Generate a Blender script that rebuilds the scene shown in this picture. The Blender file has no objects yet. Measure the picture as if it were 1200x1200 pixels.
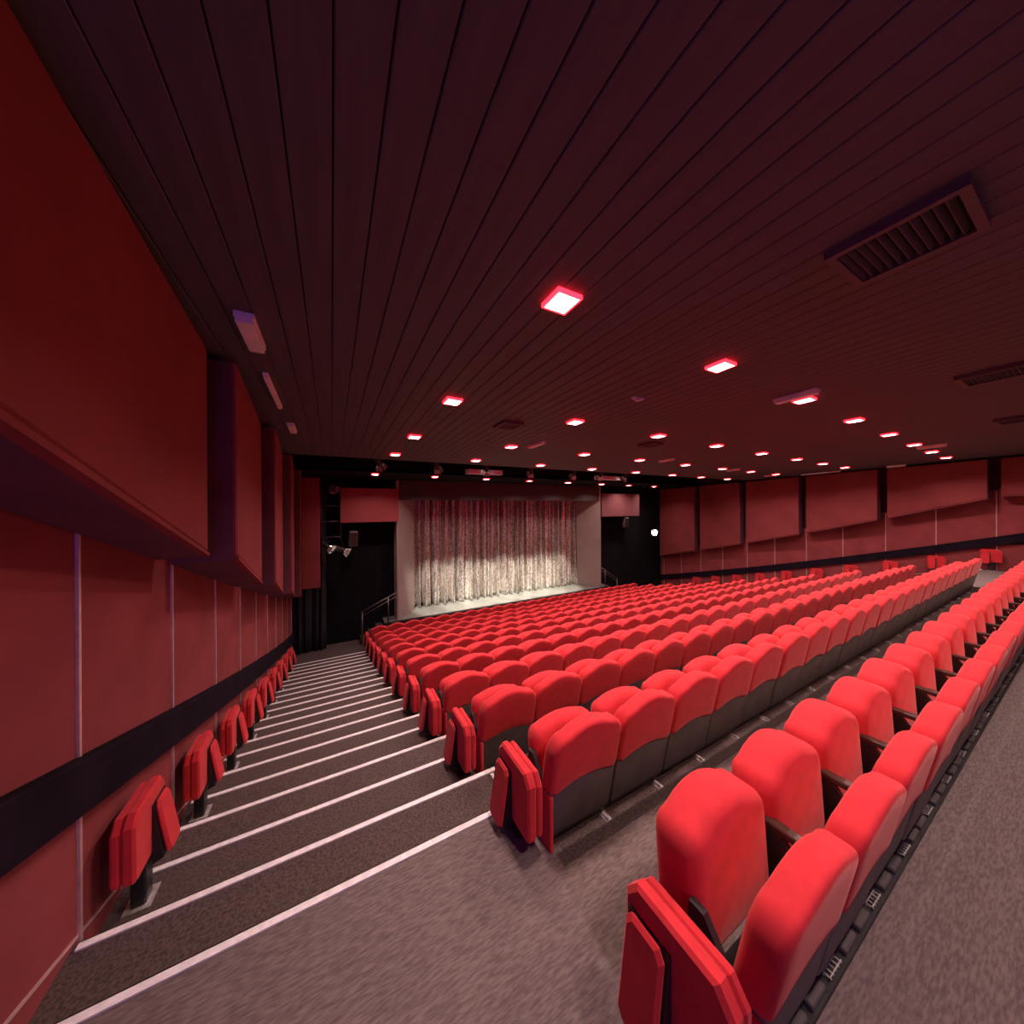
import bpy, math, random
from mathutils import Vector, Matrix, Euler

random.seed(7)
scene = bpy.context.scene
C = scene.collection
ZO = 4.6                                    # camera height over the front floor (world z = 0)

# ------------------------------------------------------------------ camera
F_PX, HORIZON, VPX, ROLL = 386.907, 592.76, 388.255, 0.0057
yaw = math.atan2(600.0 - VPX, F_PX)         # the lens looks this far right of the stage axis
cam_data = bpy.data.cameras.new('camera')
cam_data.sensor_width = 36.0
cam_data.sensor_fit = 'HORIZONTAL'
cam_data.lens = F_PX / 1200.0 * 36.0
cam_data.shift_y = (HORIZON - 600.0) / 1200.0
cam_data.clip_start = 0.02
cam_data.clip_end = 200
cam = bpy.data.objects.new('camera', cam_data)
C.objects.link(cam)
cam.matrix_world = (Matrix.Translation((0, 0, ZO)) @ Matrix.Rotation(-yaw, 4, 'Z')
                    @ Matrix.Rotation(math.pi / 2, 4, 'X') @ Matrix.Rotation(-ROLL, 4, 'Z'))
scene.camera = cam

# ------------------------------------------------------------------ world, exposure
world = bpy.data.worlds.new('world')
scene.world = world
world.use_nodes = True
world.node_tree.nodes['Background'].inputs[0].default_value = (0, 0, 0, 1)
world.node_tree.nodes['Background'].inputs[1].default_value = 0.0
vs = scene.view_settings
vs.view_transform = 'Standard'
vs.look = 'None'
vs.exposure = 0.0
vs.gamma = 1.0
vs.use_curve_mapping = False

LAMP_COLOR = (1.0, 0.72, 0.68)              # the red-white LED downlights
LAMP_WATTS = 27.0
LAMP_SPREAD = 136.0
GLOW_COLOR, GLOW_STRENGTH = (1.0, 0.40, 0.38), 22.0
SPOT_COLOR = (1.0, 0.93, 0.80)
SPOT_WATTS = 3200.0

# ------------------------------------------------------------------ materials
def nodes_of(name):
    m = bpy.data.materials.new(name)
    m.use_nodes = True
    return m, m.node_tree, m.node_tree.nodes['Principled BSDF']

def mat(name, col, rough=0.8, var=0.12, scale=8.0, bump=0.0, bscale=120.0, metallic=0.0,
        sheen=0.0, spec=0.5, col2=None, stretch=(1, 1, 1)):
    m, nt, b = nodes_of(name)
    N, L = nt.nodes, nt.links
    tc = N.new('ShaderNodeTexCoord')
    mp = N.new('ShaderNodeMapping')
    mp.inputs['Scale'].default_value = stretch
    L.new(tc.outputs['Object'], mp.inputs['Vector'])
    nz = N.new('ShaderNodeTexNoise')
    nz.inputs['Scale'].default_value = scale
    nz.inputs['Detail'].default_value = 6.0
    L.new(mp.outputs['Vector'], nz.inputs['Vector'])
    rp = N.new('ShaderNodeValToRGB')
    lo = col2 if col2 else tuple(c * (1 - var) for c in col)
    hi = col if col2 else tuple(min(1.0, c * (1 + var)) for c in col)
    rp.color_ramp.elements[0].position = 0.34
    rp.color_ramp.elements[1].position = 0.66
    rp.color_ramp.elements[0].color = (*lo, 1)
    rp.color_ramp.elements[1].color = (*hi, 1)
    L.new(nz.outputs['Fac'], rp.inputs['Fac'])
    L.new(rp.outputs['Color'], b.inputs['Base Color'])
    b.inputs['Roughness'].default_value = rough
    b.inputs['Metallic'].default_value = metallic
    b.inputs['Specular IOR Level'].default_value = spec
    if sheen:
        b.inputs['Sheen Weight'].default_value = sheen
        b.inputs['Sheen Roughness'].default_value = 0.4
        b.inputs['Sheen Tint'].default_value = (1.0, 0.45, 0.42, 1)
    if bump:
        n2 = N.new('ShaderNodeTexNoise')
        n2.inputs['Scale'].default_value = bscale
        n2.inputs['Detail'].default_value = 3.0
        L.new(mp.outputs['Vector'], n2.inputs['Vector'])
        bp = N.new('ShaderNodeBump')
        bp.inputs['Strength'].default_value = bump
        bp.inputs['Distance'].default_value = 0.01
        L.new(n2.outputs['Fac'], bp.inputs['Height'])
        L.new(bp.outputs['Normal'], b.inputs['Normal'])
    return m

def emit(name, col, strength):
    m, nt, b = nodes_of(name)
    b.inputs['Base Color'].default_value = (0.8, 0.7, 0.7, 1)
    b.inputs['Emission Color'].default_value = (*col, 1)
    b.inputs['Emission Strength'].default_value = strength
    return m

M = {}
M['seat_red'] = mat('seat_red_fabric', (0.64, 0.032, 0.040), 0.85, 0.08, 14, 0.15, 400, sheen=0.35, spec=0.2)
M['seat_black'] = mat('seat_black_plastic', (0.125, 0.112, 0.10), 0.5, 0.2, 6, 0.1, 200)
M['metal_black'] = mat('black_metal', (0.02, 0.018, 0.018), 0.45, 0.3, 10)
M['arm_wood'] = mat('armrest_dark_wood', (0.05, 0.022, 0.016), 0.35, 0.35, 12, stretch=(20, 1, 20))
M['steel'] = mat('worn_steel', (0.62, 0.58, 0.56), 0.45, 0.25, 30, metallic=0.6)
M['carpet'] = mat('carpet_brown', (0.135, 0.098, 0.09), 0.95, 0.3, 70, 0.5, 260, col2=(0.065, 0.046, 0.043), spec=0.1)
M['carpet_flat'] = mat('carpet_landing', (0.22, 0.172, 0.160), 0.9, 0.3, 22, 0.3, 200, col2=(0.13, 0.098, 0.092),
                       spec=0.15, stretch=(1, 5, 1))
M['nosing'] = mat('nosing_white', (0.90, 0.86, 0.84), 0.6, 0.1, 25, spec=0.3)
M['wall_red'] = mat('wall_red_fabric', (0.28, 0.054, 0.058), 0.85, 0.14, 2.0, 0.12, 300, spec=0.2)
M['wall_dark'] = mat('wall_dark', (0.07, 0.016, 0.018), 0.9, 0.2, 3)
M['acoustic'] = mat('acoustic_red_fabric', (0.27, 0.056, 0.056), 0.9, 0.10, 1.6, 0.12, 260, spec=0.15)
M['acoustic_edge'] = mat('acoustic_edge', (0.14, 0.045, 0.07), 0.85, 0.15, 3)
M['batten'] = mat('batten_metal', (0.78, 0.56, 0.53), 0.4, 0.15, 12, metallic=0.5)
M['rail_dark'] = mat('rail_dark', (0.012, 0.007, 0.014), 0.9, 0.3, 4, spec=0.1)
M['plank'] = mat('ceiling_plank', (0.086, 0.067, 0.071), 0.7, 0.15, 3, stretch=(6, 0.4, 1))
M['plank_gap'] = mat('ceiling_void', (0.008, 0.006, 0.006), 0.9, 0.2, 3)
M['black'] = mat('black_paint', (0.006, 0.005, 0.007), 0.9, 0.3, 3, spec=0.15)
M['drape'] = mat('black_drape', (0.014, 0.011, 0.016), 0.95, 0.3, 5, 0.1, 150)
M['stage'] = mat('stage_floor', (0.19, 0.19, 0.172), 0.3, 0.12, 1.6, 0.03, 40)
M['stage_front'] = mat('stage_front', (0.05, 0.045, 0.04), 0.8, 0.2, 4)
M['prosc'] = mat('proscenium_paint', (0.30, 0.235, 0.215), 0.8, 0.06, 2.0)
M['header'] = mat('header_paint', (0.055, 0.042, 0.037), 0.85, 0.1, 2.0)
M['lamp_body'] = mat('lamp_body', (0.03, 0.028, 0.028), 0.5, 0.2, 8)
M['board_pink'] = mat('board_pink_fabric', (0.22, 0.075, 0.08), 0.85, 0.06, 2.0)
M['metal_rail'] = mat('rail_steel', (0.16, 0.14, 0.145), 0.4, 0.2, 8, metallic=0.7)
M['white_plastic'] = mat('white_plastic', (0.85, 0.80, 0.79), 0.5, 0.06, 6)
M['vent'] = mat('vent_paint', (0.10, 0.068, 0.064), 0.6, 0.1, 6)
M['halo_red'] = emit('lamp_halo_red', (1.0, 0.010, 0.018), 7.0)  # glow of the rim that imitates the red halo round each lamp
M['diffuser'] = emit('lamp_diffuser', GLOW_COLOR, GLOW_STRENGTH)
M['lens_dim'] = emit('spot_lens_dim', (1.0, 0.93, 0.82), 12.0)
M['lens_hot'] = emit('spot_lens_hot', (1.0, 0.95, 0.85), 60.0)
M['socket'] = mat('socket_grey', (0.10, 0.085, 0.082), 0.5, 0.4, 3)
M['door_metal'] = mat('barn_door_metal', (0.5, 0.45, 0.42), 0.4, 0.2, 8, metallic=0.4)
M['violet'] = emit('assumed_violet_cover', (0.26, 0.10, 1.0), 210.0)  # glow of the assumed lamp added behind the camera
M['lens'] = emit('spot_lens', (1.0, 0.93, 0.82), 6.0)

def sequin_material():
    m, nt, b = nodes_of('silver_sequin_cloth')
    N, L = nt.nodes, nt.links
    tc = N.new('ShaderNodeTexCoord')
    m1 = N.new('ShaderNodeMapping')
    m1.inputs['Scale'].default_value = (26.0, 26.0, 13.0)
    L.new(tc.outputs['Object'], m1.inputs['Vector'])
    vo = N.new('ShaderNodeTexVoronoi')
    vo.inputs['Scale'].default_value = 1.0
    L.new(m1.outputs['Vector'], vo.inputs['Vector'])
    mp = N.new('ShaderNodeMapping')
    mp.inputs['Scale'].default_value = (14.0, 14.0, 0.5)
    L.new(tc.outputs['Object'], mp.inputs['Vector'])
    nz = N.new('ShaderNodeTexNoise')
    nz.inputs['Scale'].default_value = 1.0
    nz.inputs['Detail'].default_value = 5.0
    L.new(mp.outputs['Vector'], nz.inputs['Vector'])
    sp = N.new('ShaderNodeSeparateColor')
    L.new(vo.outputs['Color'], sp.inputs[0])
    mx = N.new('ShaderNodeMix')
    mx.data_type = 'FLOAT'
    mx.inputs[0].default_value = 0.72  # streaks paint fold light and dark into the colour, cells the sparkle
    L.new(sp.outputs[0], mx.inputs[2])
    L.new(nz.outputs['Fac'], mx.inputs[3])
    rp = N.new('ShaderNodeValToRGB')
    rp.color_ramp.elements[0].position = 0.30
    rp.color_ramp.elements[1].position = 0.70
    rp.color_ramp.elements[0].color = (0.22, 0.185, 0.17, 1)
    rp.color_ramp.elements[1].color = (0.95, 0.90, 0.83, 1)
    L.new(mx.outputs[0], rp.inputs['Fac'])
    L.new(rp.outputs['Color'], b.inputs['Base Color'])
    b.inputs['Metallic'].default_value = 0.85
    b.inputs['Roughness'].default_value = 0.38
    bp = N.new('ShaderNodeBump')
    bp.inputs['Strength'].default_value = 0.5
    bp.inputs['Distance'].default_value = 0.03
    L.new(sp.outputs[1], bp.inputs['Height'])
    L.new(bp.outputs['Normal'], b.inputs['Normal'])
    return m
M['sequin'] = sequin_material()

# ------------------------------------------------------------------ helpers
class MB:
    """collects vertices and faces for ONE mesh"""
    def __init__(s):
        s.v, s.f, s.smooth = [], [], []
    def add(s, vs_, fs_, smooth=False):
        o = len(s.v)
        s.v += [tuple(p) for p in vs_]
        s.f += [tuple(i + o for i in f) for f in fs_]
        s.smooth += [smooth] * len(fs_)
        return s
    def box(s, x0, x1, y0, y1, z0, z1, m=None):
        vs_ = [Vector((x, y, z)) for x in (x0, x1) for y in (y0, y1) for z in (z0, z1)]
        if m is not None:
            vs_ = [m @ p for p in vs_]
        return s.add(vs_, [(0, 1, 3, 2), (4, 6, 7, 5), (0, 4, 5, 1), (2, 3, 7, 6), (0, 2, 6, 4), (1, 5, 7, 3)])
    def cbox(s, x0, x1, y0, y1, z0, z1, c, m=None):
        """box with its edges bevelled by c (vertical stack of chamfered rings)"""
        def ring(d, z):
            return [(x0 + d, y0 + c + d * 0, z), (x0 + c, y0 + d, z), (x1 - c, y0 + d, z), (x1 - d, y0 + c, z),
                    (x1 - d, y1 - c, z), (x1 - c, y1 - d, z), (x0 + c, y1 - d, z), (x0 + d, y1 - c, z)]
        rings = [ring(c * 0.8, z0), ring(0, z0 + c), ring(0, z1 - c), ring(c * 0.8, z1)]
        return s.loft(rings, m=m)
    def loft(s, rings, cap=True, closed=True, smooth=False, m=None):
        n = len(rings[0])
        vs_ = [Vector(p) for r in rings for p in r]
        if m is not None:
            vs_ = [m @ p for p in vs_]
        fs_ = []
        for i in range(len(rings) - 1):
            for j in range(n if closed else n - 1):
                a, b2 = i * n + j, i * n + (j + 1) % n
                fs_.append((a, b2, b2 + n, a + n))
        if cap:
            fs_.append(tuple(reversed(range(n))))
            k = (len(rings) - 1) * n
            fs_.append(tuple(range(k, k + n)))
        return s.add(vs_, fs_, smooth)
    def tube(s, pts, r, seg=8):
        rings = []
        for i, p in enumerate(pts):
            p = Vector(p)
            a = Vector(pts[max(0, i - 1)])
            b2 = Vector(pts[min(len(pts) - 1, i + 1)])
            t = (b2 - a).normalized()
            up = Vector((0, 0, 1)) if abs(t.z) < 0.95 else Vector((1, 0, 0))
            u = t.cross(up).normalized()
            w = u.cross(t)
            rr = r[i] if isinstance(r, (list, tuple)) else r
            rings.append([p + (u * math.cos(q) + w * math.sin(q)) * rr
                          for q in (2 * math.pi * k / seg for k in range(seg))])
        return s.loft(rings, smooth=True)
    def bar(s, a, b2, wx, wz):
        """rectangular bar from a to b2"""
        a, b2 = Vector(a), Vector(b2)
        t = (b2 - a).normalized()
        up = Vector((0, 0, 1)) if abs(t.z) < 0.95 else Vector((0, 1, 0))
        u = t.cross(up).normalized() * wx / 2
        w = u.normalized().cross(t) * wz / 2
        return s.loft([[p - u - w, p + u - w, p + u + w, p - u + w] for p in (a, b2)])
    def prism_x(s, yz, x0, x1):
        """polygon in the YZ plane extruded along X; x0/x1 may be lists"""
        f = lambda v, i: v[i] if isinstance(v, (list, tuple)) else v
        return s.loft([[(f(x0, i), y, z) for i, (y, z) in enumerate(yz)],
                       [(f(x1, i), y, z) for i, (y, z) in enumerate(yz)]])
    def mesh(s, name, material):
        me = bpy.data.meshes.new(name)
        me.from_pydata(s.v, [], s.f)
        me.polygons.foreach_set('use_smooth', s.smooth)
        me.materials.append(M[material])
        me.update()
        import bmesh
        bm = bmesh.new()
        bm.from_mesh(me)
        bmesh.ops.recalc_face_normals(bm, faces=bm.faces)
        bm.to_mesh(me)
        bm.free()
        return me

def link(name, mesh, parent=None, loc=None, rot=None):
    o = bpy.data.objects.new(name, mesh)
    C.objects.link(o)
    if parent is not None:
        o.parent = parent
    if loc is not None:
        o.location = loc
    if rot is not None:
        o.rotation_euler = rot
    return o

def obj(name, mb, material, parent=None, loc=None, rot=None):
    return link(name, mb.mesh(name, material), parent, loc, rot)

def tag(o, label=None, cat=None, group=None, kind=None):
    if label: o['label'] = label
    if cat: o['category'] = cat
    if group: o['group'] = group
    if kind: o['kind'] = kind
    return o

def thing(name, label, cat, loc=(0, 0, 0), rot=(0, 0, 0), group=None):
    o = link(name, None, None, loc, rot)
    return tag(o, label, cat, group)

def struct(name, label=None, cat=None, mb=None, material=None):
    o = obj(name, mb, material) if mb else link(name, None)
    return tag(o, label, cat, None, 'structure')

ORD = ['zeroth', 'first', 'second', 'third', 'fourth', 'fifth', 'sixth', 'seventh', 'eighth', 'ninth', 'tenth',
       'eleventh', 'twelfth', 'thirteenth', 'fourteenth', 'fifteenth', 'sixteenth', 'seventeenth', 'eighteenth',
       'nineteenth', 'twentieth', 'twenty-first', 'twenty-second', 'twenty-third', 'twenty-fourth']

# ------------------------------------------------------------------ the measured place
XL, XR = -1.089, 16.665                     # side walls
YB, YF = -3.0, 12.6                         # back wall, front (black) wall
STEP = 0.483155                             # one aisle tread
PITCH = 0.52
X_ROW = 1.055                               # left end of the rows
N_SEAT = 23
X_ROW_END = X_ROW + PITCH * N_SEAT
X_TIER0, X_TIER1 = 1.085, X_ROW_END + 0.02

def nose_y(n): return 2.3863 + STEP * n
def nose_z(n): return max(0.0, ZO - 2.08824 - 0.154072 * n + 0.001267 * n * n)
def rail_z(y):
    y = max(1.2, y)
    return ZO - 0.4198 - 0.33583 * y + 0.004017 * y * y
def stair_z(y):
    n = (y - 2.3863) / STEP
    if n < -1: n = -1
    if n > 18.5: return 0.0
    return max(0.0, ZO - 2.08824 - 0.154072 * n + 0.001267 * n * n)
def box_bottom_z(y): return rail_z(y) + 1.10
def ceil_z(y): return ZO + 1.3612 - 0.0359 * y
CEIL_TILT = -math.atan(0.0359)
LAND_Z = nose_z(-1)

# ------------------------------------------------------------------ floor, tiers, stairs
mb = MB()
mb.box(XL - 0.1, XR + 0.1, nose_y(18) - 0.3, 15.0, -0.12, 0.0)
struct('floor', 'dark brown floor in front of the stage', 'floor', mb, 'carpet')
mb = MB()
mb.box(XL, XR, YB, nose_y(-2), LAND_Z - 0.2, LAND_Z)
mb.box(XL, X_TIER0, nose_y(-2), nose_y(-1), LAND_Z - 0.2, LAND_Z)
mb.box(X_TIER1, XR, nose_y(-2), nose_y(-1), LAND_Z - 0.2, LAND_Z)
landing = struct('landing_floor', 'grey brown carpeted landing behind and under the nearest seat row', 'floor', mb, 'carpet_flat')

tiers = struct('seating_tiers', 'stepped carpeted tiers that carry the seat rows', 'tiers')
for k in range(0, 10):
    y0, y1, z = nose_y(2 * k - 2), nose_y(2 * k), nose_z(2 * k)
    mb = MB()
    mb.box(X_TIER0, X_TIER1, y0, y1, -0.02, z)
    t = obj('tier', mb, 'carpet', tiers)
    mb = MB()
    mb.box(X_TIER0 - 0.012, X_TIER0 + 0.012, y0 + 0.06, y1 - 0.05, z, z + 0.006)
    obj('edge_strip', mb, 'nosing', t)

def stairs(name, label, x0, x1, nx0, nx1e, nx1o):
    st = struct(name, label, 'stairs')
    for n in range(0, 19):
        ya, yb, z = nose_y(n - 1), nose_y(n), nose_z(n)
        mb = MB()
        mb.box(x0, x1, ya, yb, -0.02, z)
        s = obj('step', mb, 'carpet', st)
        mb = MB()
        nx1 = nx1e if n % 2 == 0 else nx1o
        mb.box(nx0, nx1, yb - 0.034, yb + 0.006, z, z + 0.008)
        mb.box(nx0, nx1, yb, yb + 0.006, z - 0.035, z + 0.008)
        obj('nosing', mb, 'nosing', s)
    return st
stairs('stairs_left', 'carpeted aisle stairs with white nosings along the left wall', XL, X_TIER0, XL + 0.02, 1.13, 0.94)
stairs('stairs_right', 'carpeted aisle stairs beside the far right wall', X_TIER1, XR, X_TIER1 + 0.1, XR - 0.02, XR - 0.02)
mb = MB()
mb.box(XL + 0.02, 0.94, nose_y(-1) - 0.034, nose_y(-1) + 0.006, LAND_Z, LAND_Z + 0.008)
mb.box(XL + 0.02, 0.94, nose_y(-1), nose_y(-1) + 0.006, LAND_Z - 0.035, LAND_Z + 0.008)
obj('nosing', mb, 'nosing', landing)
mb = MB()
mb.box(X_TIER1 + 0.1, XR - 0.02, nose_y(-1) - 0.034, nose_y(-1) + 0.006, LAND_Z, LAND_Z + 0.008)
obj('nosing', mb, 'nosing', landing)

# ------------------------------------------------------------------ side walls with panels, battens, rail band
def side_wall(side, x, sgn, y_first, n0, n1):
    """sgn = +1: the room is on the +X side of the wall"""
    mb = MB()
    mb.box(min(x - sgn * 0.03, x - sgn * 0.2), max(x - sgn * 0.03, x - sgn * 0.2), YB - 0.2, 14.2, -0.1, ZO + 2.2)
    w = struct('wall_' + side, None, None, mb, 'wall_dark')
    sp = 1.0763
    xa, xb = x - sgn * 0.03, x
    for i in range(n0, n1):
        ya, yb = y_first + sp * i + 0.012, y_first + sp * (i + 1) - 0.012
        yb = min(yb, YF)
        if yb - ya < 0.1: continue
        mb = MB()
        mb.prism_x([(ya, rail_z(ya) - 0.02), (yb, rail_z(yb) - 0.02), (yb, box_bottom_z(yb) + 0.25), (ya, box_bottom_z(ya) + 0.25)],
                   min(xa, xb), max(xa, xb))
        obj('panel', mb, 'wall_red', w)
        mb = MB()
        ym = (ya + yb) / 2
        zl = lambda y: stair_z(y) - 0.4
        mb.prism_x([(ya, max(-.02, zl(ya))), (yb, max(-.02, zl(yb))), (yb, rail_z(yb) - 0.24), (ya, rail_z(ya) - 0.24)],
                   min(xa, xb), max(xa, xb))
        obj('panel', mb, 'wall_red', w)
    for i in range(n0, n1 + 1):
        y = y_first + sp * i
        if y > YF: continue
        x2 = x + sgn * 0.012
        mb = MB()
        mb.box(min(xa, x2), max(xa, x2), y - 0.009, y + 0.009, max(0, stair_z(y) - 0.3), rail_z(y) - 0.24)
        mb.box(min(xa, x2), max(xa, x2), y - 0.009, y + 0.009, rail_z(y) - 0.02, box_bottom_z(y) + 0.2)
        obj('batten', mb, 'batten', w)
    # dark rail band
    ys = [YB + 0.02] + [1.2 + 0.6 * q for q in range(20)]
    ys = [y for y in ys if y < YF - 0.05] + [YF - 0.03]
    x2 = x + sgn * 0.07
    lo, hi = min(xa, x2), max(xa, x2)
    mb = MB()
    mb.loft([[(lo, y, rail_z(y) - 0.255), (hi, y, rail_z(y) - 0.255), (hi, y, rail_z(y) - 0.012), (hi - 0.012, y, rail_z(y)), (lo, y, rail_z(y))] for y in ys])
    t = struct('trim_1' if sgn > 0 else 'trim_2', None, None, mb, 'rail_dark')
    # pale stringer line where stairs and wall meet
    x2 = x + sgn * 0.006
    lo, hi = min(xa, x2), max(xa, x2)
    mb = MB()
    ys = [1.95 + 0.6 * q for q in range(16)]
    mb.loft([[(lo, y, stair_z(y) + 0.02), (hi, y, stair_z(y) + 0.02), (hi, y, stair_z(y) + 0.036), (lo, y, stair_z(y) + 0.036)] for y in ys])
    struct('trim_3' if sgn > 0 else 'trim_4', None, None, mb, 'batten')
    return w
side_wall('left', XL, 1, 2.4243, -6, 10)
side_wall('right', XR, -1, 1.6294, -5, 11)
mb = MB()
mb.box(XL - 0.2, XR + 0.2, YB - 0.15, YB, -0.1, ZO + 2.2)
struct('wall_back', None, None, mb, 'wall_red')

# ------------------------------------------------------------------ ceiling
mb = MB()
mb.add([(XL - .2, YB - .1, ceil_z(YB - .1) + .03), (XR + .2, YB - .1, ceil_z(YB - .1) + .03), (XR + .2, 8.0, ceil_z(8.0) + .03), (XL - .2, 8.0, ceil_z(8.0) + .03),
        (XL - .2, YB - .1, ceil_z(YB - .1) + .13), (XR + .2, YB - .1, ceil_z(YB - .1) + .13), (XR + .2, 8.0, ceil_z(8.0) + .13), (XL - .2, 8.0, ceil_z(8.0) + .13)],
       [(0, 1, 2, 3), (4, 5, 6, 7), (0, 1, 5, 4), (1, 2, 6, 5), (2, 3, 7, 6), (3, 0, 4, 7)])
ceiling = struct('ceiling', None, None, mb, 'plank_gap')
PL = 0.1518
pl_len = (8.0 - YB)
mb = MB()
w2 = PL / 2 - 0.0024
mb.loft([[(-w2, y, 0.028), (-w2, y, 0.004), (-w2 + 0.004, y, 0), (w2 - 0.004, y, 0), (w2, y, 0.004), (w2, y, 0.028)]
         for y in (0, pl_len)])
plank_mesh = mb.mesh('plank', 'plank')
k = 0
x = 0.1628 + PL / 2 - PL * 8
while x < XR:
    link('plank', plank_mesh, ceiling, (x, YB, ceil_z(YB)), (CEIL_TILT, 0, 0))
    x += PL
# lighting slot and the lower front ceiling
mb = MB()
mb.box(XL - .2, XR + .2, 7.98, 10.25, ZO + 1.75, ZO + 1.85)
mb.box(XL - .2, XR + .2, 7.9, 8.0, ceil_z(8) + .02, ZO + 1.85)
mb.box(XL - .2, XR + .2, 10.2, 10.3, ceil_z(10.2), ZO + 1.85)
mb.add([(XL - .2, 10.2, ceil_z(10.2)), (XR + .2, 10.2, ceil_z(10.2)), (XR + .2, 14.2, ceil_z(14.2)), (XL - .2, 14.2, ceil_z(14.2)),
        (XL - .2, 10.2, ceil_z(10.2) + .1), (XR + .2, 10.2, ceil_z(10.2) + .1), (XR + .2, 14.2, ceil_z(14.2) + .1), (XL - .2, 14.2, ceil_z(14.2) + .1)],
       [(0, 1, 2, 3), (4, 5, 6, 7), (0, 1, 5, 4), (1, 2, 6, 5), (2, 3, 7, 6), (3, 0, 4, 7)])
struct('ceiling_front', 'black ceiling with a lighting slot in front of the stage', 'ceiling', mb, 'black')

# ------------------------------------------------------------------ stage, proscenium, front walls
SZ = ZO - 3.97
mb = MB()
mb.box(1.58, 12.0, 12.0, 14.2, SZ - 0.06, SZ)
stage = struct('stage', 'grey painted stage floor under the silver curtain', 'stage', mb, 'stage')
mb = MB()
mb.box(1.60, 11.98, 12.04, 14.2, 0.0, SZ - 0.06)
obj('stage_front', mb, 'stage_front', stage)
mb = MB()
mb.box(1.575, 12.005, 11.985, 12.0, SZ - 0.045, SZ + 0.002)
obj('edge_strip', mb, 'metal_rail', stage)

def splay(name, xa, ya, xb, yb, label):
    mb = MB()
    d = 0.06
    z0, z1 = SZ + 0.001, ceil_z(12.2) - 0.01
    sg = 1 if xb > xa else -1
    poly = [(xa, ya), (xb, yb), (xb, yb + 0.3), (xa - sg * d, yb + 0.3), (xa - sg * d, ya)]
    mb.loft([[(px, py, z) for px, py in poly] for z in (z0, z1)])
    return struct(name, label, 'wall', mb, 'prosc')
splay('wall_proscenium_left', 2.05, 12.0, 2.80, 13.02, None)
splay('wall_proscenium_right', 11.42, 12.0, 10.82, 13.02, None)
mb = MB()
mb.box(2.06, 11.41, 12.02, 12.12, ZO + 0.225, ceil_z(12.12) - 0.004)
struct('wall_proscenium_header', None, None, mb, 'header')
mb = MB()
mb.box(XL - 0.1, 1.99, YF, YF + 0.1, -0.05, ceil_z(YF) + .1)
struct('wall_front_left', None, None, mb, 'black')
mb = MB()
mb.box(11.48, XR + 0.1, YF, YF + 0.1, -0.05, ceil_z(YF) + .1)
struct('wall_front_right', None, None, mb, 'black')
mb = MB()
mb.box(1.9, 11.6, 14.1, 14.2, 0, ceil_z(13) + .3)
struct('wall_stage_back', None, None, mb, 'black')

# ------------------------------------------------------------------ curtain
def pleated(x0, x1, y, z0, z1, amp, nx, nz, seed, flare, wl):
    rnd = random.Random(seed)
    ph, xs, phase = [], [], 0.0
    step = (x1 - x0) / nx
    w = wl
    prof = []
    for i in range(nx + 1):
        if i % 8 == 0:
            w = wl * rnd.uniform(0.65, 1.6)
            a_t = rnd.uniform(0.55, 1.25)
        if i == 0: a = a_t
        a += (a_t - a) * 0.2
        phase += 2 * math.pi * step / w
        prof.append((math.sin(phase) * a + 0.35 * math.sin(phase * 2.3 + 1.0)))
    drift = [rnd.uniform(-1, 1) for _ in range(nx // 20 + 3)]
    vs_, fs_ = [], []
    for j in range(nz + 1):
        t = j / nz
        z = z0 + (z1 - z0) * t
        fl = 1.0 + flare * (1 - t) ** 3
        for i in range(nx + 1):
            q = i / 20.0
            a, b2 = drift[int(q)], drift[int(q) + 1]
            dr = a + (b2 - a) * (q - int(q))
            vs_.append((x0 + step * i + dr * 0.05 * (1 - t) ** 2 * (0 if i in (0, nx) else 1),
                        y + amp * fl * prof[i] - flare * 0.06 * (1 - t) ** 3, z))
    n = nx + 1
    for j in range(nz):
        for i in range(nx):
            fs_.append((j * n + i, j * n + i + 1, (j + 1) * n + i + 1, (j + 1) * n + i))
    return vs_, fs_
mb = MB()
mb.add(*pleated(2.80, 10.82, 13.22, SZ + 0.012, ZO + 0.5, 0.14, 900, 26, 3, 0.45, 0.30), smooth=True)
cu = obj('stage_curtain', mb, 'sequin')
sol = cu.modifiers.new('thickness', 'SOLIDIFY')
sol.thickness = 0.006
tag(cu, 'pleated silver sequin curtain hanging across the stage', 'curtain')

mb = MB()
mb.add(*pleated(XL + 0.03, -0.16, 12.28, 0.01, ZO + 0.9, 0.05, 80, 8, 5, 0.2, 0.2), smooth=True)
dr = obj('black_drape', mb, 'drape')
sol = dr.modifiers.new('thickness', 'SOLIDIFY'); sol.thickness = 0.006
tag(dr, 'tall black drape hanging at the foot of the left wall', 'drape')

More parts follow.
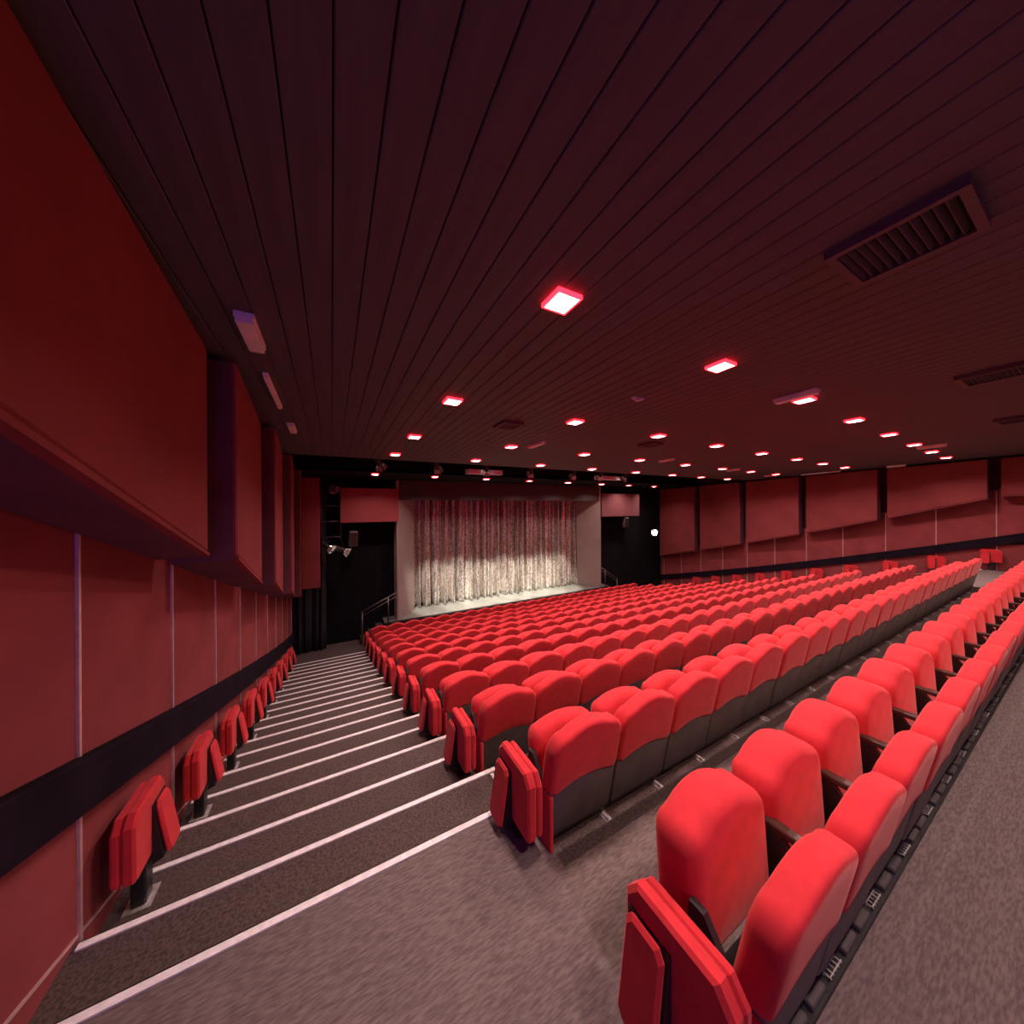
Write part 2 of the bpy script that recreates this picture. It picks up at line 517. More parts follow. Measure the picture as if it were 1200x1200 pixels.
# stage steps and handrails
def stage_steps(xa, xb, y0, y1, label, lab2, flip):
    t = thing('stage_steps', label, 'steps', ((xa + xb) / 2, y0, 0))
    cx = (xa + xb) / 2
    n = 3
    for i in range(n):
        mb = MB()
        h = SZ * (i + 1) / (n + 1)
        u0 = xa + (xb - xa) * i / n if not flip else xa
        u1 = xb if not flip else xb - (xb - xa) * i / n
        mb.box(u0 - cx, u1 - cx, 0, y1 - y0, SZ * i / (n + 1), h)
        obj('step', mb, 'stage_front', t)
    return t
stage_steps(0.85, 1.57, 12.06, 12.58, 'dark steps up to the left end of the stage', None, False)
stage_steps(12.02, 12.8, 12.06, 12.58, 'dark steps up to the right end of the stage', None, True)
def handrail(pts, posts, label):
    b0 = pts[0]
    t = thing('handrail', label, 'handrail', (posts[0][0], posts[0][1], posts[0][2]))
    o = Vector(t.location)
    mb = MB()
    mb.tube([Vector(p) - o for p in pts], 0.024)
    obj('rail', mb, 'metal_rail', t)
    mb = MB()
    mb.tube([Vector(p) - o - Vector((0, 0, 0.13)) for p in pts], 0.014)
    obj('lower_rail', mb, 'metal_rail', t)
    for (px, py, pz, h) in posts:
        mb = MB()
        mb.tube([Vector((px, py, pz)) - o, Vector((px, py, pz + h)) - o], 0.022)
        obj('post', mb, 'metal_rail', t)
handrail([(0.86, 11.98, ZO - 3.49), (1.98, 11.98, ZO - 2.98)], [(0.88, 11.98, 0.0, 1.11), (1.70, 11.98, SZ, 0.85)], 'steel handrail on posts beside the left stage steps')
handrail([(12.55, 11.98, ZO - 3.70), (11.50, 11.98, ZO - 3.03)], [(12.52, 11.98, 0.0, 0.9), (11.72, 11.98, SZ, 0.78)], 'steel handrail on posts beside the right stage steps')

# ------------------------------------------------------------------ acoustic panels on the side walls
def acoustic(side, ya, yb, idx, label):
    sgn = 1 if side == 'left' else -1
    xw = XL if side == 'left' else XR
    xw += sgn * 0.014
    na, nb = (0.40, 0.27)
    o = Vector((xw, ya, box_bottom_z(ya)))
    t = thing('acoustic_panel', label, 'panel', o, group='acoustic panels on the %s wall' % side)
    za, zb = box_bottom_z(ya) - o.z, box_bottom_z(yb) - o.z
    ta, tb = ceil_z(ya) - 0.06 - o.z, ceil_z(yb) - 0.06 - o.z
    L_ = yb - ya
    # casing behind, upholstered face in front, trim along the bottom
    mb = MB()
    mb.loft([[(0, 0, za), (sgn * (na - 0.03), 0, za), (sgn * (na - 0.03), 0, ta), (0, 0, ta)],
             [(0, L_, zb), (sgn * (nb - 0.03), L_, zb), (sgn * (nb - 0.03), L_, tb), (0, L_, tb)]])
    obj('casing', mb, 'acoustic_edge', t)
    mb = MB()
    e = 0.012
    r0 = [(sgn * (na - 0.03), 0.0, za + .04), (sgn * (nb - 0.03), L_, zb + .04), (sgn * (nb - 0.03), L_, tb), (sgn * (na - 0.03), 0.0, ta)]
    r1 = [(sgn * (na - e), 0.0, za + .04), (sgn * (nb - e), L_, zb + .04), (sgn * (nb - e), L_, tb), (sgn * (na - e), 0.0, ta)]
    r2 = [(sgn * na, e, za + .04 + e), (sgn * nb, L_ - e, zb + .04 + e), (sgn * nb, L_ - e, tb - e), (sgn * na, e, ta - e)]
    mb.loft([r0, r1, r2])
    obj('face', mb, 'acoustic', t)
    mb = MB()
    mb.loft([[(sgn * (n - 0.03), y, z), (sgn * (n + 0.008), y, z + 0.004), (sgn * (n + 0.008), y, z + 0.03), (sgn * (n - 0.03), y, z + 0.036)]
             for (n, y, z) in ((na, 0, za), (nb, L_, zb))])
    obj('edge_trim', mb, 'acoustic', t)
lefts = [(-1.15, 0.80), (1.0, 3.24), (3.45, 5.40), (5.60, 7.55), (7.76, 9.72), (9.92, 11.70)]
lab = ['dark red acoustic panel on the left wall beside the rear landing',
       'largest dark red acoustic panel on the left wall, nearest the camera',
       'dark red acoustic panel on the left wall, second from the camera',
       'dark red acoustic panel on the left wall, third from the camera',
       'dark red acoustic panel on the left wall, fourth from the camera',
       'dark red acoustic panel on the left wall, last before the black drape']
for i, (a, b2) in enumerate(lefts):
    acoustic('left', a, b2, i, lab[i])
rights = [(-0.45, 1.53), (1.73, 3.68), (3.88, 5.84), (6.03, 7.99), (8.19, 10.12), (10.32, 12.45)]
lab = ['dark red acoustic panel at the right edge of the far right wall',
       'dark red acoustic panel on the right wall, second from the right edge',
       'dark red acoustic panel on the right wall, third from the right edge',
       'dark red acoustic panel on the right wall, fourth from the right edge',
       'dark red acoustic panel on the right wall, second from the stage',
       'dark red acoustic panel on the right wall, closest to the stage']
for i, (a, b2) in enumerate(rights):
    acoustic('right', a, b2, i, lab[i])

# hanging flat panels beside the proscenium
def hanging_panel(x0, x1, y, z0, z1, tilt, label, yaw_=0.0, wires=True, mt='acoustic'):
    cx = (x0 + x1) / 2
    t = thing('hanging_panel', label, 'panel', (cx, y, z0), (tilt, 0, yaw_))
    w, h = (x1 - x0) / 2, z1 - z0
    mb = MB()
    mb.cbox(-w, w, -0.03, 0.03, 0, h, 0.012)
    obj('board', mb, mt, t)
    if wires:
        for sx in (-0.7, 0.7):
            mb = MB()
            top = ceil_z(y) - z0 - 0.02
            mb.tube([(sx * w, 0, h - 0.02), (sx * w, 0, top)], 0.006, 6)
            obj('wire', mb, 'metal_black', t)
hanging_panel(0.25, 2.04, 11.9, ZO - 0.52, ZO + 0.61, 0.0, 'red rectangular board hanging left of the stage opening')
hanging_panel(11.50, 14.10, 11.95, ZO - 0.56, ZO + 0.575, 0.0, 'pinkish red board hanging right of the stage opening', mt='board_pink')
hanging_panel(-0.80, -0.31, 11.85, ZO - 2.5, ZO + 0.9, 0.0, 'tall narrow red board standing out at the end of the left wall', wires=False)

# ------------------------------------------------------------------ theatre seats
def offset_outline(pts, d):
    n = len(pts)
    out = []
    for i in range(n):
        (x0, z0), (x1, z1), (x2, z2) = pts[i - 1], pts[i], pts[(i + 1) % n]
        e1 = Vector((x1 - x0, z1 - z0)).normalized()
        e2 = Vector((x2 - x1, z2 - z1)).normalized()
        nrm = (Vector((-e1.y, e1.x)) + Vector((-e2.y, e2.x)))
        nrm = nrm / max(0.5, nrm.length_squared / 2)
        out.append((x1 + nrm.x * d, z1 + nrm.y * d))
    return out

def pad(mb, outline, y0, y1, r, bulge=0.012, seg=3, shear=None, b0=None):
    """upholstered pad: CCW outline in XZ, from rear y0 to front y1, rounded edges of radius r"""
    f = shear or (lambda x, y, z: (x, y, z))
    b0 = bulge if b0 is None else b0
    rings = []
    for i in range(seg + 1):
        a = math.pi / 2 * i / seg
        rings.append((offset_outline(outline, r * (1 - math.sin(a))), y0 + r * (1 - math.cos(a))))
    rings += [(o, y0 + y1 - y) for o, y in reversed(rings)]
    cx = sum(p[0] for p in outline) / len(outline)
    cz = sum(p[1] for p in outline) / len(outline)
    n = len(outline)
    vs_, fs_ = [], []
    for o, y in rings:
        vs_ += [f(px, y, pz) for px, pz in o]
    for i in range(len(rings) - 1):
        for j in range(n):
            a, b2 = i * n + j, i * n + (j + 1) % n
            fs_.append((a, b2, b2 + n, a + n))
    for base, y, sg, bl in ((0, y0, -1, b0), ((len(rings) - 1) * n, y1, 1, bulge)):
        o = rings[0][0]
        prev = base
        for sc_, bb in ((0.75, 0.55), (0.4, 0.9)):
            st = len(vs_)
            vs_ += [f(cx + (px - cx) * sc_, y + sg * bl * bb, cz + (pz - cz) * sc_) for px, pz in o]
            for j in range(n):
                fs_.append((prev + j, prev + (j + 1) % n, st + (j + 1) % n, st + j))
            prev = st
        st = len(vs_)
        vs_.append(f(cx, y + sg * bl, cz))
        for j in range(n):
            fs_.append((prev + j, prev + (j + 1) % n, st))
    mb.add(vs_, fs_, smooth=True)
    return mb

def round_rect(w, z0, z1, rt, rb, arch=0.0, bottom_arch=0.0, seg=4, nx=6):
    """CCW outline (x right, z up), width 2w, top corner radius rt, bottom rb"""
    pts = []
    for i in range(nx + 1):                                     # bottom, left to right
        t = -1 + 2 * i / nx
        xx = t * (w - rb)
        pts.append((xx, z0 + bottom_arch * (1 - t * t)))
    for i in range(1, seg):
        a = -math.pi / 2 + math.pi / 2 * i / seg
        pts.append((w - rb + rb * math.cos(a), z0 + rb + rb * math.sin(a)))
    pts.append((w, z0 + rb))
    pts.append((w, (z0 + z1 - arch) / 2))
    pts.append((w, z1 - arch - rt))
    for i in range(1, seg):
        a = math.pi / 2 * i / seg
        pts.append((w - rt + rt * math.cos(a), z1 - arch - rt + rt * math.sin(a)))
    for i in range(nx + 1):
        t = 1 - 2 * i / nx
        pts.append((t * (w - rt), z1 - arch * t * t))
    for i in range(1, seg):
        a = math.pi / 2 + math.pi / 2 * i / seg
        pts.append((-w + rt + rt * math.cos(a), z1 - arch - rt + rt * math.sin(a)))
    pts.append((-w, z1 - arch - rt))
    pts.append((-w, (z0 + z1 - arch) / 2))
    pts.append((-w, z0 + rb))
    for i in range(1, seg):
        a = math.pi + math.pi / 2 * i / seg
        pts.append((-w + rb + rb * math.cos(a), z0 + rb + rb * math.sin(a)))
    return pts

CREST = 0.846
LEAN = 0.20
def lean(x, y, z): return (x, y + (CREST - z) * LEAN, z)
mb = MB()
pad(mb, round_rect(0.257, 0.445, CREST, 0.10, 0.048, 0.045, 0.04), -0.055, 0.055, 0.028, 0.014, seg=4, shear=lean, b0=0.002)
ME_BACK = mb.mesh('backrest', 'seat_red')
mb = MB()
pad(mb, round_rect(0.252, 0.15, 0.56, 0.02, 0.03), -0.044, -0.008, 0.008, 0.003, 2, shear=lean)
ME_PANEL = mb.mesh('back_panel', 'seat_black')
def tilt_up(x, y, z): return (x, y + (z - 0.40) * 0.06, z)
mb = MB()
pad(mb, round_rect(0.238, 0.36, 0.735, 0.065, 0.065, 0.03), 0.175, 0.310, 0.05, 0.012, seg=4, shear=tilt_up)
ME_CUSH = mb.mesh('cushion', 'seat_red')
mb = MB()
pad(mb, round_rect(0.242, 0.36, 0.825, 0.075, 0.07, 0.05), 0.215, 0.400, 0.048, 0.012, seg=4, shear=tilt_up)
ME_CUSH_FG = mb.mesh('cushion', 'seat_red')
mb = MB()
mb.cbox(0.0, 0.046, 0.09, 0.31, 0.595, 0.625, 0.006)
ME_ARM = mb.mesh('armrest', 'arm_wood')
mb = MB()
mb.loft([[(x, 0.19, 0.004), (x, 0.29, 0.004), (x, 0.27, 0.35), (x, 0.25, 0.596), (x, 0.20, 0.596), (x, 0.13, 0.50), (x, 0.13, 0.30)] for x in (0.0, 0.024)])
ME_LEG = mb.mesh('standard', 'metal_black')
mb = MB()
mb.box(0.0, 0.05, 0.125, 0.21, 0, 0.006)
mb.box(0.008, 0.018, 0.125, 0.165, 0.006, 0.03)
ME_FOOT = mb.mesh('foot_plate', 'steel')
mb = MB()
mb.box(-0.255, 0.255, 0.175, 0.215, 0.03, 0.16)
mb.box(-0.245, 0.245, 0.20, 0.245, 0.24, 0.285)
mb.box(-0.20, -0.16, 0.20, 0.27, 0.285, 0.40)
mb.box(0.16, 0.20, 0.20, 0.27, 0.285, 0.40)
ME_BEAM = mb.mesh('hinge_beam', 'metal_black')

mb = MB()
mb.cbox(-0.259, -0.235, 0.02, 0.17, 0.01, 0.46, 0.006)
ME_END = mb.mesh('end_panel', 'seat_red')

def seat(x, y, z, label, group, first_row, last, first):
    t = thing('theatre_seat', label, 'seat', (x, y, z), group=group)
    b = link('backrest', ME_BACK, t)
    link('back_panel', ME_PANEL, b)
    link('cushion', ME_CUSH_FG if first_row else ME_CUSH, t)
    link('hinge_beam', ME_BEAM, t)
    for sx in ((-1, 1) if last else (-1,)):
        rot = None
        px = sx * (PITCH / 2 - 0.001)
        dx = 0.0 if sx < 0 else -0.046
        if not first:
            link('armrest', ME_ARM, t, (px + dx, 0, 0))
        l = link('standard', ME_LEG, t, (px + (0 if sx < 0 else -0.024), 0, 0))
        link('foot_plate', ME_FOOT, l)
    if first:
        link('end_panel', ME_END, t)
    return t

ROWS = [(0.45, LAND_Z)] + [(1.4907 + 0.96631 * k, nose_z(2 * k)) for k in range(11)]
for r, (ry, rz) in enumerate(ROWS):
    for i in range(N_SEAT):
        row_txt = 'nearest row' if r == 0 else 'frontmost row at the stage' if r == 11 else '%s row from the camera' % ORD[r + 1]
        seat_txt = ('first seat at the left aisle' if i == 0 else 'last seat at the right aisle' if i == N_SEAT - 1
                    else '%s seat from the left aisle' % ORD[i + 1])
        seat(X_ROW + PITCH * (i + 0.5), ry + random.uniform(-.006, .006), rz,
             'red folded theatre seat, %s, %s' % (row_txt, seat_txt), 'theatre seats in rows', r == 0, i == N_SEAT - 1, i == 0)

# ------------------------------------------------------------------ tip-up seats at the walls and row ends
mb = MB()
def side_pad(mb, y0, y1, z0, z1, x0, x1, slant, c):
    """pad in the YZ plane with clipped top corners, thickness x0..x1, bottom pushed out by slant"""
    out = [(y0 + .02, z0), (y1 - .02, z0), (y1, z0 + .02), (y1, z1 - c), (y1 - c * .8, z1), (y0 + c * .8, z1), (y0, z1 - c), (y0, z0 + .02)]
    def ring(d, xx):
        cy, cz = (y0 + y1) / 2, (z0 + z1) / 2
        return [(xx + slant * (z1 - z) / (z1 - z0), y + (d if y < cy else -d), z + (d if z < cz else -d)) for y, z in out]
    e = 0.012
    mb.loft([ring(e, x0), ring(0, x0 + e), ring(0, x1 - e), ring(e, x1)])
    return mb
side_pad(mb, -0.185, 0.185, 0.24, 0.605, 0.0, 0.055, 0.0, 0.055)
ME_TB = mb.mesh('backrest', 'seat_red')
mb = MB()
side_pad(mb, -0.183, 0.183, 0.245, 0.59, -0.045, -0.002, 0.0, 0.055)
ME_TB2 = mb.mesh('back_cover', 'seat_red')
mb = MB()
side_pad(mb, -0.075, 0.075, 0.20, 0.52, 0.057, 0.085, 0.05, 0.025)
ME_TS = mb.mesh('seat_pad', 'seat_red')
mb = MB()
mb.loft([[(0.056, y, 0.52), (0.060, y, 0.52), (0.105, y, 0.20), (0.056, y, 0.18)] for y in (0.0, 0.16)])
ME_TK = mb.mesh('bracket', 'metal_black')
mb = MB()
mb.cbox(-0.02, 0.045, -0.045, 0.045, 0.0, 0.24, 0.008)
ME_TP = mb.mesh('post', 'metal_black')
mb = MB()
mb.box(-0.045, 0.07, -0.07, 0.07, 0.0, 0.008)
ME_TF = mb.mesh('foot_plate', 'steel')
def tip_up(x, y, z, rz, label, group):
    t = thing('tip_up_seat', label, 'seat', (x, y, z), (0, 0, rz), group)
    b = link('backrest', ME_TB, t)
    link('back_cover', ME_TB2, b)
    sg = -1 if rz else 1
    link('seat_pad', ME_TS, t, (0, sg * 0.085, 0))
    link('bracket', ME_TK, t, (0, 0.08 * (sg - 1), 0))
    p = link('post', ME_TP, t)
    link('foot_plate', ME_TF, p)
for k in range(0, 10):
    y = 1.4907 + 0.96631 * k + 0.22
    z = nose_z(math.floor((y - 2.3863) / STEP) + 1)
    if k > 0:
        tip_up(XL + 0.115, y, z, 0, 'small red tip-up seat on a post by the left wall, %s' % (
            'nearest the camera' if k == 1 else '%s from the camera' % ORD[k]), 'tip-up seats along the left wall')
    tip_up(XR - 0.115, y, z, math.pi, 'small red tip-up seat on a post by the right wall, %s' % (
        'rightmost in view' if k == 0 else '%s from the right edge' % ORD[k + 1]), 'tip-up seats along the right wall')
for r, (ry, rz) in enumerate(ROWS):
    y = ry + 0.22
    n = math.floor((y - 2.3863) / STEP) + 1
    z = LAND_Z if r == 0 else nose_z(n)
    tip_up(X_ROW - 0.075, y, rz, math.pi, 'small red tip-up seat ending the %s at the left aisle' % (
        'nearest row' if r == 0 else 'frontmost row' if r == 11 else '%s row from the camera' % ORD[r + 1]), 'tip-up seats at the row ends')

# black floor trunking with socket boxes behind the nearest row
tr = thing('floor_trunking', 'black floor trunking with small boxes behind the nearest seat row', 'trunking', (X_ROW, 0.575, LAND_Z))
tr['kind'] = 'structure'
mb = MB()
mb.box(0, X_ROW_END - X_ROW, -0.035, 0.03, 0.0, 0.02)
obj('channel', mb, 'metal_black', tr)
mb = MB(); mb.cbox(-0.06, 0.06, -0.026, 0.024, 0.02, 0.045, 0.005)
me_bx = mb.mesh('socket_box', 'socket')
mb = MB()
for q in range(5):
    mb.box(-0.05 + q * 0.025 - 0.002, -0.05 + q * 0.025 + 0.002, -0.026, 0.024, 0.03, 0.034)
for q in range(3):
    mb.box(-0.055, 0.055, -0.024 + q * 0.022, -0.020 + q * 0.022, 0.034, 0.038)
for sx in (-0.05, 0.05):
    mb.box(sx - 0.003, sx + 0.003, -0.003, 0.003, 0.02, 0.034)
me_gr = mb.mesh('wire_grid', 'steel')
for q in range(int((X_ROW_END - X_ROW) / 0.16)):
    link('wire_grid' if q % 3 == 1 else 'socket_box', me_gr if q % 3 == 1 else me_bx, tr, (0.1 + q * 0.16, 0, 0))

# ------------------------------------------------------------------ red-white ceiling downlights
S2 = 0.078
mb = MB()
mb.box(-S2, S2, -S2, S2, -0.012, -0.004)
ME_DIFF = mb.mesh('diffuser', 'diffuser')
mb = MB()
for (a, b2, c, d) in ((-S2 - .014, S2 + .014, -S2 - .014, -S2), (-S2 - .014, S2 + .014, S2, S2 + .014), (-S2 - .014, -S2, -S2, S2), (S2, S2 + .014, -S2, S2)):
    mb.box(a, b2, c, d, -0.026, 0.0)
ME_HALO = mb.mesh('frame', 'halo_red')  # added glowing rim, stands in for the red halo around the lamp
LAMP = bpy.data.lights.new('lamp_light', 'AREA')
LAMP.shape = 'SQUARE'
LAMP.size = 0.15
LAMP.energy = LAMP_WATTS
LAMP.color = LAMP_COLOR
LAMP.spread = math.radians(LAMP_SPREAD)
cols = [1.30, 3.20, 5.15, 7.08, 9.10, 11.15, 13.05, 15.05]
lrows = [(-0.35, 0.0), (1.62, 0.03), (3.63, 0.1), (5.50, 0.15), (7.18, 0.2), (10.55, 0.25)]  # first row assumed: grid continued behind the camera to light the near seats
names_row = ['assumed row behind the camera', 'row nearest the camera', 'second row from the camera', 'third row from the camera',
             'fourth row from the camera', 'row closest to the stage']
for j, (ly, dx) in enumerate(lrows):
    for i, lx in enumerate(cols):
        x = lx - dx * (0.6 + 0.25 * i)
        y = ly + 0.042 * lx * (1 if j < 5 else 1.2)
        t = thing('downlight', 'square glowing red ceiling downlight, %s, %s from the left' % (names_row[j], ORD[i + 1]), 'light',
                  (x, y, ceil_z(y) - 0.001), (CEIL_TILT, 0, 0), 'red ceiling downlights')
        link('diffuser', ME_DIFF, t)
        link('frame', ME_HALO, t)  # red halo given shape as a glowing rim
        lo = bpy.data.objects.new('lamp_light', LAMP)
        C.objects.link(lo)
        lo.parent = t
        lo.location = (0, 0, -0.018)

# ------------------------------------------------------------------ emergency light boxes on the ceiling
def ceiling_box(name, label, cat, x, y, wx, wy, h, mt, rz=0.0, group=None, drop=0.0):
    t = thing(name, label, cat, (x, y, ceil_z(y) - h - drop - 0.001), (CEIL_TILT, 0, rz), group)
    mb = MB(); mb.cbox(-wx / 2, wx / 2, -wy / 2, wy / 2, h * 0.45, h, 0.004)
    obj('base', mb, mt, t)
    mb = MB(); mb.cbox(-wx * 0.44, wx * 0.44, -wy * 0.48, wy * 0.48, 0, h * 0.45, 0.006)
    obj('cover', mb, mt, t)
    return t
G = 'pale emergency light boxes on the ceiling'
for (x, y, wx, wy, h, l) in [
    (4.80, 1.80, 0.11, 0.42, 0.06, 'long pale light box on the ceiling beside the third downlight of the nearest row'),
    (3.40, 5.25, 0.10, 0.50, 0.05, 'pale light box on the ceiling above the middle of the curtain'),
    (7.51, 5.50, 0.10, 0.42, 0.05, 'pale light box on the ceiling right of the stage, upper one'),
    (11.68, 1.95, 0.11, 0.42, 0.06, 'pale light box on the ceiling next to the far right downlights'),
    (15.9, 3.37, 0.09, 0.42, 0.07, 'grey pink light box on the ceiling over the second acoustic panel of the right wall'),
    (15.9, 5.25, 0.05, 1.15, 0.05, 'long thin pale light bar on the ceiling along the right wall'),
    (11.45, 5.95, 0.10, 0.40, 0.05, 'small pale light box beside the third row of downlights at the right'),
    (14.9, 6.40, 0.10, 0.40, 0.05, 'small pale light box in front of the right wall, far end'),
    (-0.49, 2.92, 0.11, 0.46, 0.07, 'large pale light box on the ceiling over the left wall, nearest the camera'),
    (-0.52, 4.20, 0.045, 1.0, 0.05, 'long thin pale light bar on the ceiling over the left wall'),
    (-0.49, 5.68, 0.09, 0.46, 0.05, 'small pale light box on the ceiling over the left wall, far one')]:
    ceiling_box('emergency_light', l, 'light', x, y, wx, wy, h, 'white_plastic', 0.0, G)

# smoke detector
sd = thing('ceiling_sensor', 'small grey sensor hanging from the ceiling between the downlights', 'sensor', (3.11, 2.69, ceil_z(2.69)))
mb = MB(); mb.tube([(0, 0, 0), (0, 0, -0.02)], 0.035, 12); obj('base', mb, 'white_plastic', sd)
mb = MB(); mb.tube([(0, 0, -0.02), (0.01, -0.03, -0.04), (0.02, -0.10, -0.05)], [0.02, 0.025, 0.018], 10); obj('head', mb, 'white_plastic', sd)

# ceiling vents
def vent(x, y, w, label, ns=11):
    t = thing('ceiling_vent', label, 'vent', (x, y, ceil_z(y)), (CEIL_TILT, 0, 0), 'louvred ceiling vents')
    h = w / 2
    mb = MB(); mb.box(-h + .02, h - .02, -h + .02, h - .02, -0.006, -0.001)
    obj('backing', mb, 'plank_gap', t)
    mb = MB()
    for (a, b2, c, d) in ((-h, h, -h, -h + .035), (-h, h, h - .035, h), (-h, -h + .035, -h + .035, h - .035), (h - .035, h, -h + .035, h - .035)):
        mb.box(a, b2, c, d, -0.045, 0.0)
    obj('frame', mb, 'vent', t)
    mb = MB()
    mb.box(-h + .036, h - .036, -0.003, 0.003, -0.030, 0.0, Matrix.Rotation(0.6, 4, 'X'))
    me = mb.mesh('slat', 'vent')
    for q in range(ns):
        yy = -h + 0.055 + (w - 0.11) * q / (ns - 1)
        link('slat', me, t, (0, yy, -0.010))
vent(2.53, 0.51, 0.46, 'large louvred vent in the ceiling at the upper right')
vent(5.98, 0.58, 0.46, 'louvred ceiling vent at the right edge, lower than the large one')
vent(9.45, 0.70, 0.46, 'farthest louvred ceiling vent at the right edge')
vent(2.30, 4.29, 0.34, 'small dark ceiling vent above the silver curtain', 8)
vent(5.50, 4.38, 0.34, 'small dark ceiling vent right of the curtain', 8)

# ------------------------------------------------------------------ stage lighting in the slot
bar = thing('lighting_bar', 'dark steel lighting bar hung across the ceiling slot', 'bar', (7.8, 8.95, ZO + 1.32))
mb = MB(); mb.tube([(-8.6, 0, 0), (8.6, 0, 0)], 0.024); obj('pipe', mb, 'metal_black', bar)
for q in range(6):
    mb = MB(); mb.tube([(-7.8 + q * 3.1, 0, 0), (-7.8 + q * 3.1, 0, 0.43)], 0.012, 6); obj('hanger', mb, 'metal_black', bar)

def spotlight(loc, aim, label, group=None, scale=1.0, doors=True, light=0.0, angle=30.0, blend=0.12, lens='lens', arm=None):
    loc, aim = Vector(loc), Vector(aim)
    d = (aim - loc).normalized()
    q = d.to_track_quat('Z', 'Y')
    t = link('stage_spotlight', None, None, loc)
    t.rotation_mode = 'QUATERNION'
    t.rotation_quaternion = q
    tag(t, label, 'spotlight', group)
    s = scale
    mb = MB()
    mb.tube([(0, 0, -0.16 * s), (0, 0, -0.14 * s), (0, 0, 0.05 * s), (0, 0, 0.13 * s)], [0.05 * s, 0.075 * s, 0.075 * s, 0.085 * s], 14)
    obj('body', mb, 'lamp_body', t)
    mb = MB()
    mb.tube([(0, 0, 0.131 * s), (0, 0, 0.136 * s)], 0.070 * s, 14)
    obj('lens', mb, lens, t)
    mb = MB()
    mb.tube([(-0.095 * s, 0, 0), (-0.095 * s, 0.13 * s, 0), (0.095 * s, 0.13 * s, 0), (0.095 * s, 0, 0)], 0.010 * s, 6)
    obj('yoke', mb, 'metal_black', t)
    if doors:
        for k in range(4):
            m = Matrix.Rotation(k * math.pi / 2, 4, 'Z')
            mb = MB()
            mb.add([m @ Vector(p) for p in ((-.075 * s, .085 * s, .135 * s), (.075 * s, .085 * s, .135 * s), (.10 * s, .135 * s, .25 * s), (-.10 * s, .135 * s, .25 * s),
                                           (-.075 * s, .089 * s, .133 * s), (.075 * s, .089 * s, .133 * s), (.10 * s, .139 * s, .248 * s), (-.10 * s, .139 * s, .248 * s))],
                   [(0, 1, 2, 3), (7, 6, 5, 4), (0, 1, 5, 4), (1, 2, 6, 5), (2, 3, 7, 6), (3, 0, 4, 7)])
            obj('barn_door', mb, 'door_metal', t)
    if arm:
        qi = q.inverted()
        mb = MB(); mb.tube([(0, 0.13 * s, 0), qi @ (Vector(arm) - loc)], 0.012, 6); obj('mounting_arm', mb, 'metal_black', t)
    if light:
        ld = bpy.data.lights.new('spot_beam', 'SPOT')
        ld.energy = light
        ld.color = SPOT_COLOR
        ld.spot_size = math.radians(angle)
        ld.spot_blend = blend
        ld.shadow_soft_size = 0.05
        lo = bpy.data.objects.new('spot_beam', ld)
        C.objects.link(lo)
        lo.parent = t
        lo.location = (0, 0, 0.27 * s)
        lo.rotation_euler = (math.pi, 0, 0)
    return t
for i, (x, ax) in enumerate([(1.05, 3.6), (2.55, 4.9), (4.05, 6.2), (5.6, 7.4), (7.35, 8.4), (8.6, 9.4), (9.85, 10.2)]):
    spotlight((x, 8.95, ZO + 1.14), (3.9 + i * 0.95, 12.9, ZO - 3.65 + 0.12 * (i % 2)), 'black stage spotlight on the ceiling bar, %s from the left' % ORD[i + 1],
              'stage spotlights on the ceiling bar', 0.9, True, SPOT_WATTS, 25.0, 0.5)

for (x, w, l) in ((4.15, 1.16, 'pale pink box hanging in the ceiling slot over the curtain'), (9.3, 1.15, 'pale pink box hanging in the ceiling slot right of the curtain')):
    t = thing('duct_box', l, 'box', (x, 9.35, ZO + 0.97), group='boxes in the ceiling slot')
    mb = MB(); mb.cbox(-w / 2, w / 2, -0.12, 0.12, 0, 0.14, 0.01); obj('body', mb, 'white_plastic', t)
    for sx in (-0.4, 0.4):
        mb = MB(); mb.tube([(sx * w, 0, 0.139), (sx * w, 0, 0.775)], 0.008, 6); obj('hanger', mb, 'metal_black', t)

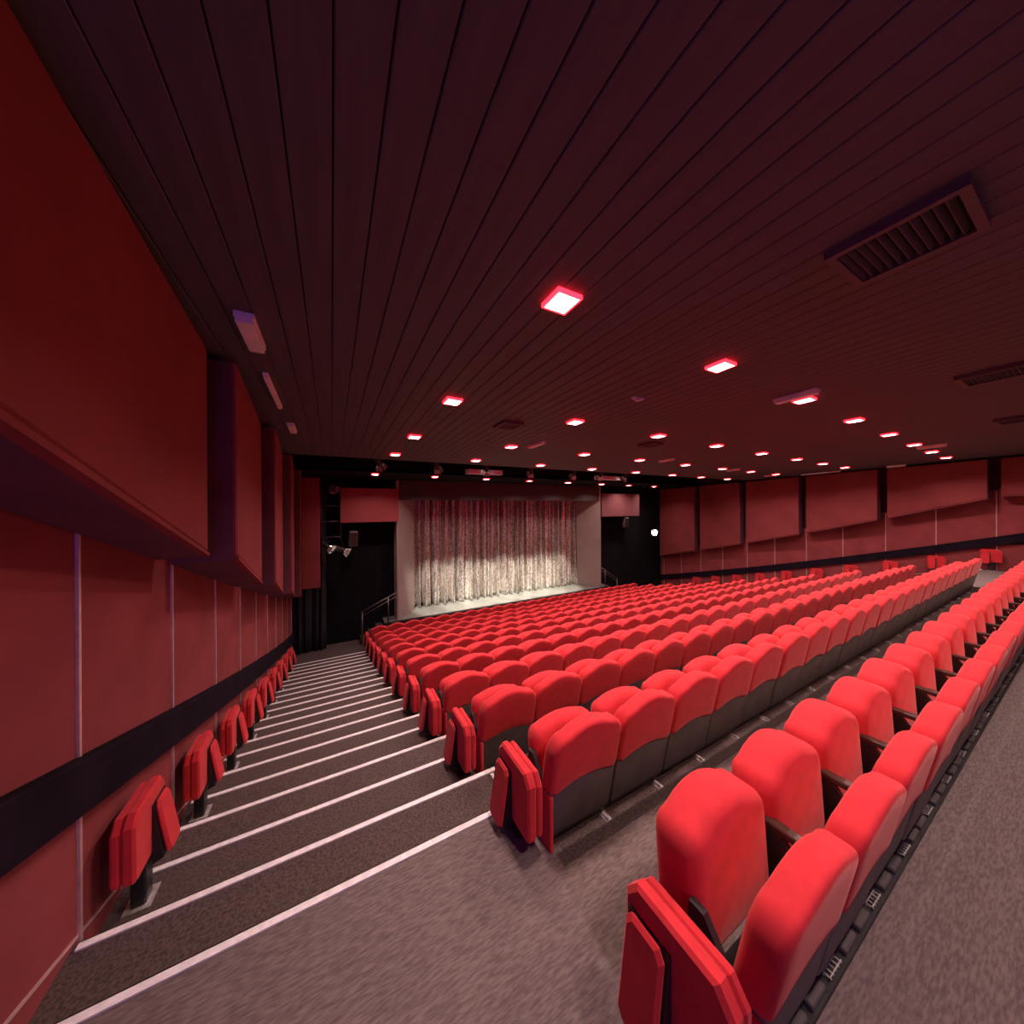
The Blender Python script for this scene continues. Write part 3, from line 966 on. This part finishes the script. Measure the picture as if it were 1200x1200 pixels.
# lighting ladder left of the stage and its lamps
lad = thing('lighting_ladder', 'dark steel lighting ladder hanging left of the red board', 'ladder', (0.0, 12.1, ZO - 0.97))
for sx in (-0.29, 0.27):
    mb = MB(); mb.tube([(sx, 0, 0), (sx, 0, 1.85)], 0.018); obj('rail', mb, 'metal_rail', lad)
for h in (0.0, 0.50, 1.0, 1.5):
    mb = MB(); mb.tube([(-0.29, 0, h), (0.27, 0, h)], 0.016); obj('rung', mb, 'metal_rail', lad)
spotlight((-0.16, 11.95, ZO - 1.22), (1.6, 11.2, ZO - 2.4), 'stage spotlight with pale barn doors under the lighting ladder', 'side spotlights', 1.0, lens='lens_dim', arm=(-0.16, 12.07, ZO - 0.97))
spotlight((0.27, 11.85, ZO - 1.36), (2.6, 11.4, ZO - 2.6), 'stage spotlight with bright barn doors below the hanging red board', 'side spotlights', 1.0, lens='lens_dim', arm=(0.25, 12.07, ZO - 0.97))
spotlight((-0.02, 11.8, ZO + 0.62), (1.0, 10.0, ZO - 0.2), 'stage spotlight at the top of the lighting ladder', 'side spotlights', 1.0, lens='lamp_body', arm=(-0.02, 12.075, ZO + 0.53))
spotlight((15.75, 12.2, ZO - 1.50), (9.0, 9.6, ZO - 1.75), 'bright stage spotlight on the right wall beside the stage', 'side spotlights', 1.15, lens='lens_hot', arm=(16.36, 12.3, ZO - 1.3))

def speaker(x, y, z, label, rz):
    t = thing('loudspeaker', label, 'speaker', (x, y, z), (0.12, 0, rz))
    mb = MB(); mb.cbox(-0.12, 0.12, -0.1, 0.1, 0, 0.5, 0.015); obj('cabinet', mb, 'seat_black', t)
    mb = MB(); mb.cbox(-0.10, 0.10, -0.108, -0.1, 0.03, 0.47, 0.004); obj('grille', mb, 'metal_black', t)
    mb = MB(); mb.bar((0, 0.1, 0.25), (0, 0.55, 0.32), 0.04, 0.04); obj('bracket', mb, 'metal_rail', t)
speaker(0.62, 12.1, ZO - 1.30, 'dark loudspeaker under the hanging red board left of the stage', 0.2)
speaker(13.2, 12.05, ZO - 1.12, 'dark loudspeaker under the hanging pinkish board right of the stage', -0.2)

# assumed violet lamp, added on the back wall behind the camera for purple tint
vl = thing('assumed_violet_lamp', 'assumed violet lamp on the unseen rear wall, added for purple tint', 'light', (-0.55, YB + 0.001, ZO + 0.35))
mb = MB(); mb.cbox(-0.22, 0.22, 0, 0.05, -0.08, 0.08, 0.01); obj('housing', mb, 'lamp_body', vl)
mb = MB(); mb.cbox(-0.19, 0.19, 0.05, 0.06, -0.055, 0.055, 0.004); obj('cover', mb, 'violet', vl)
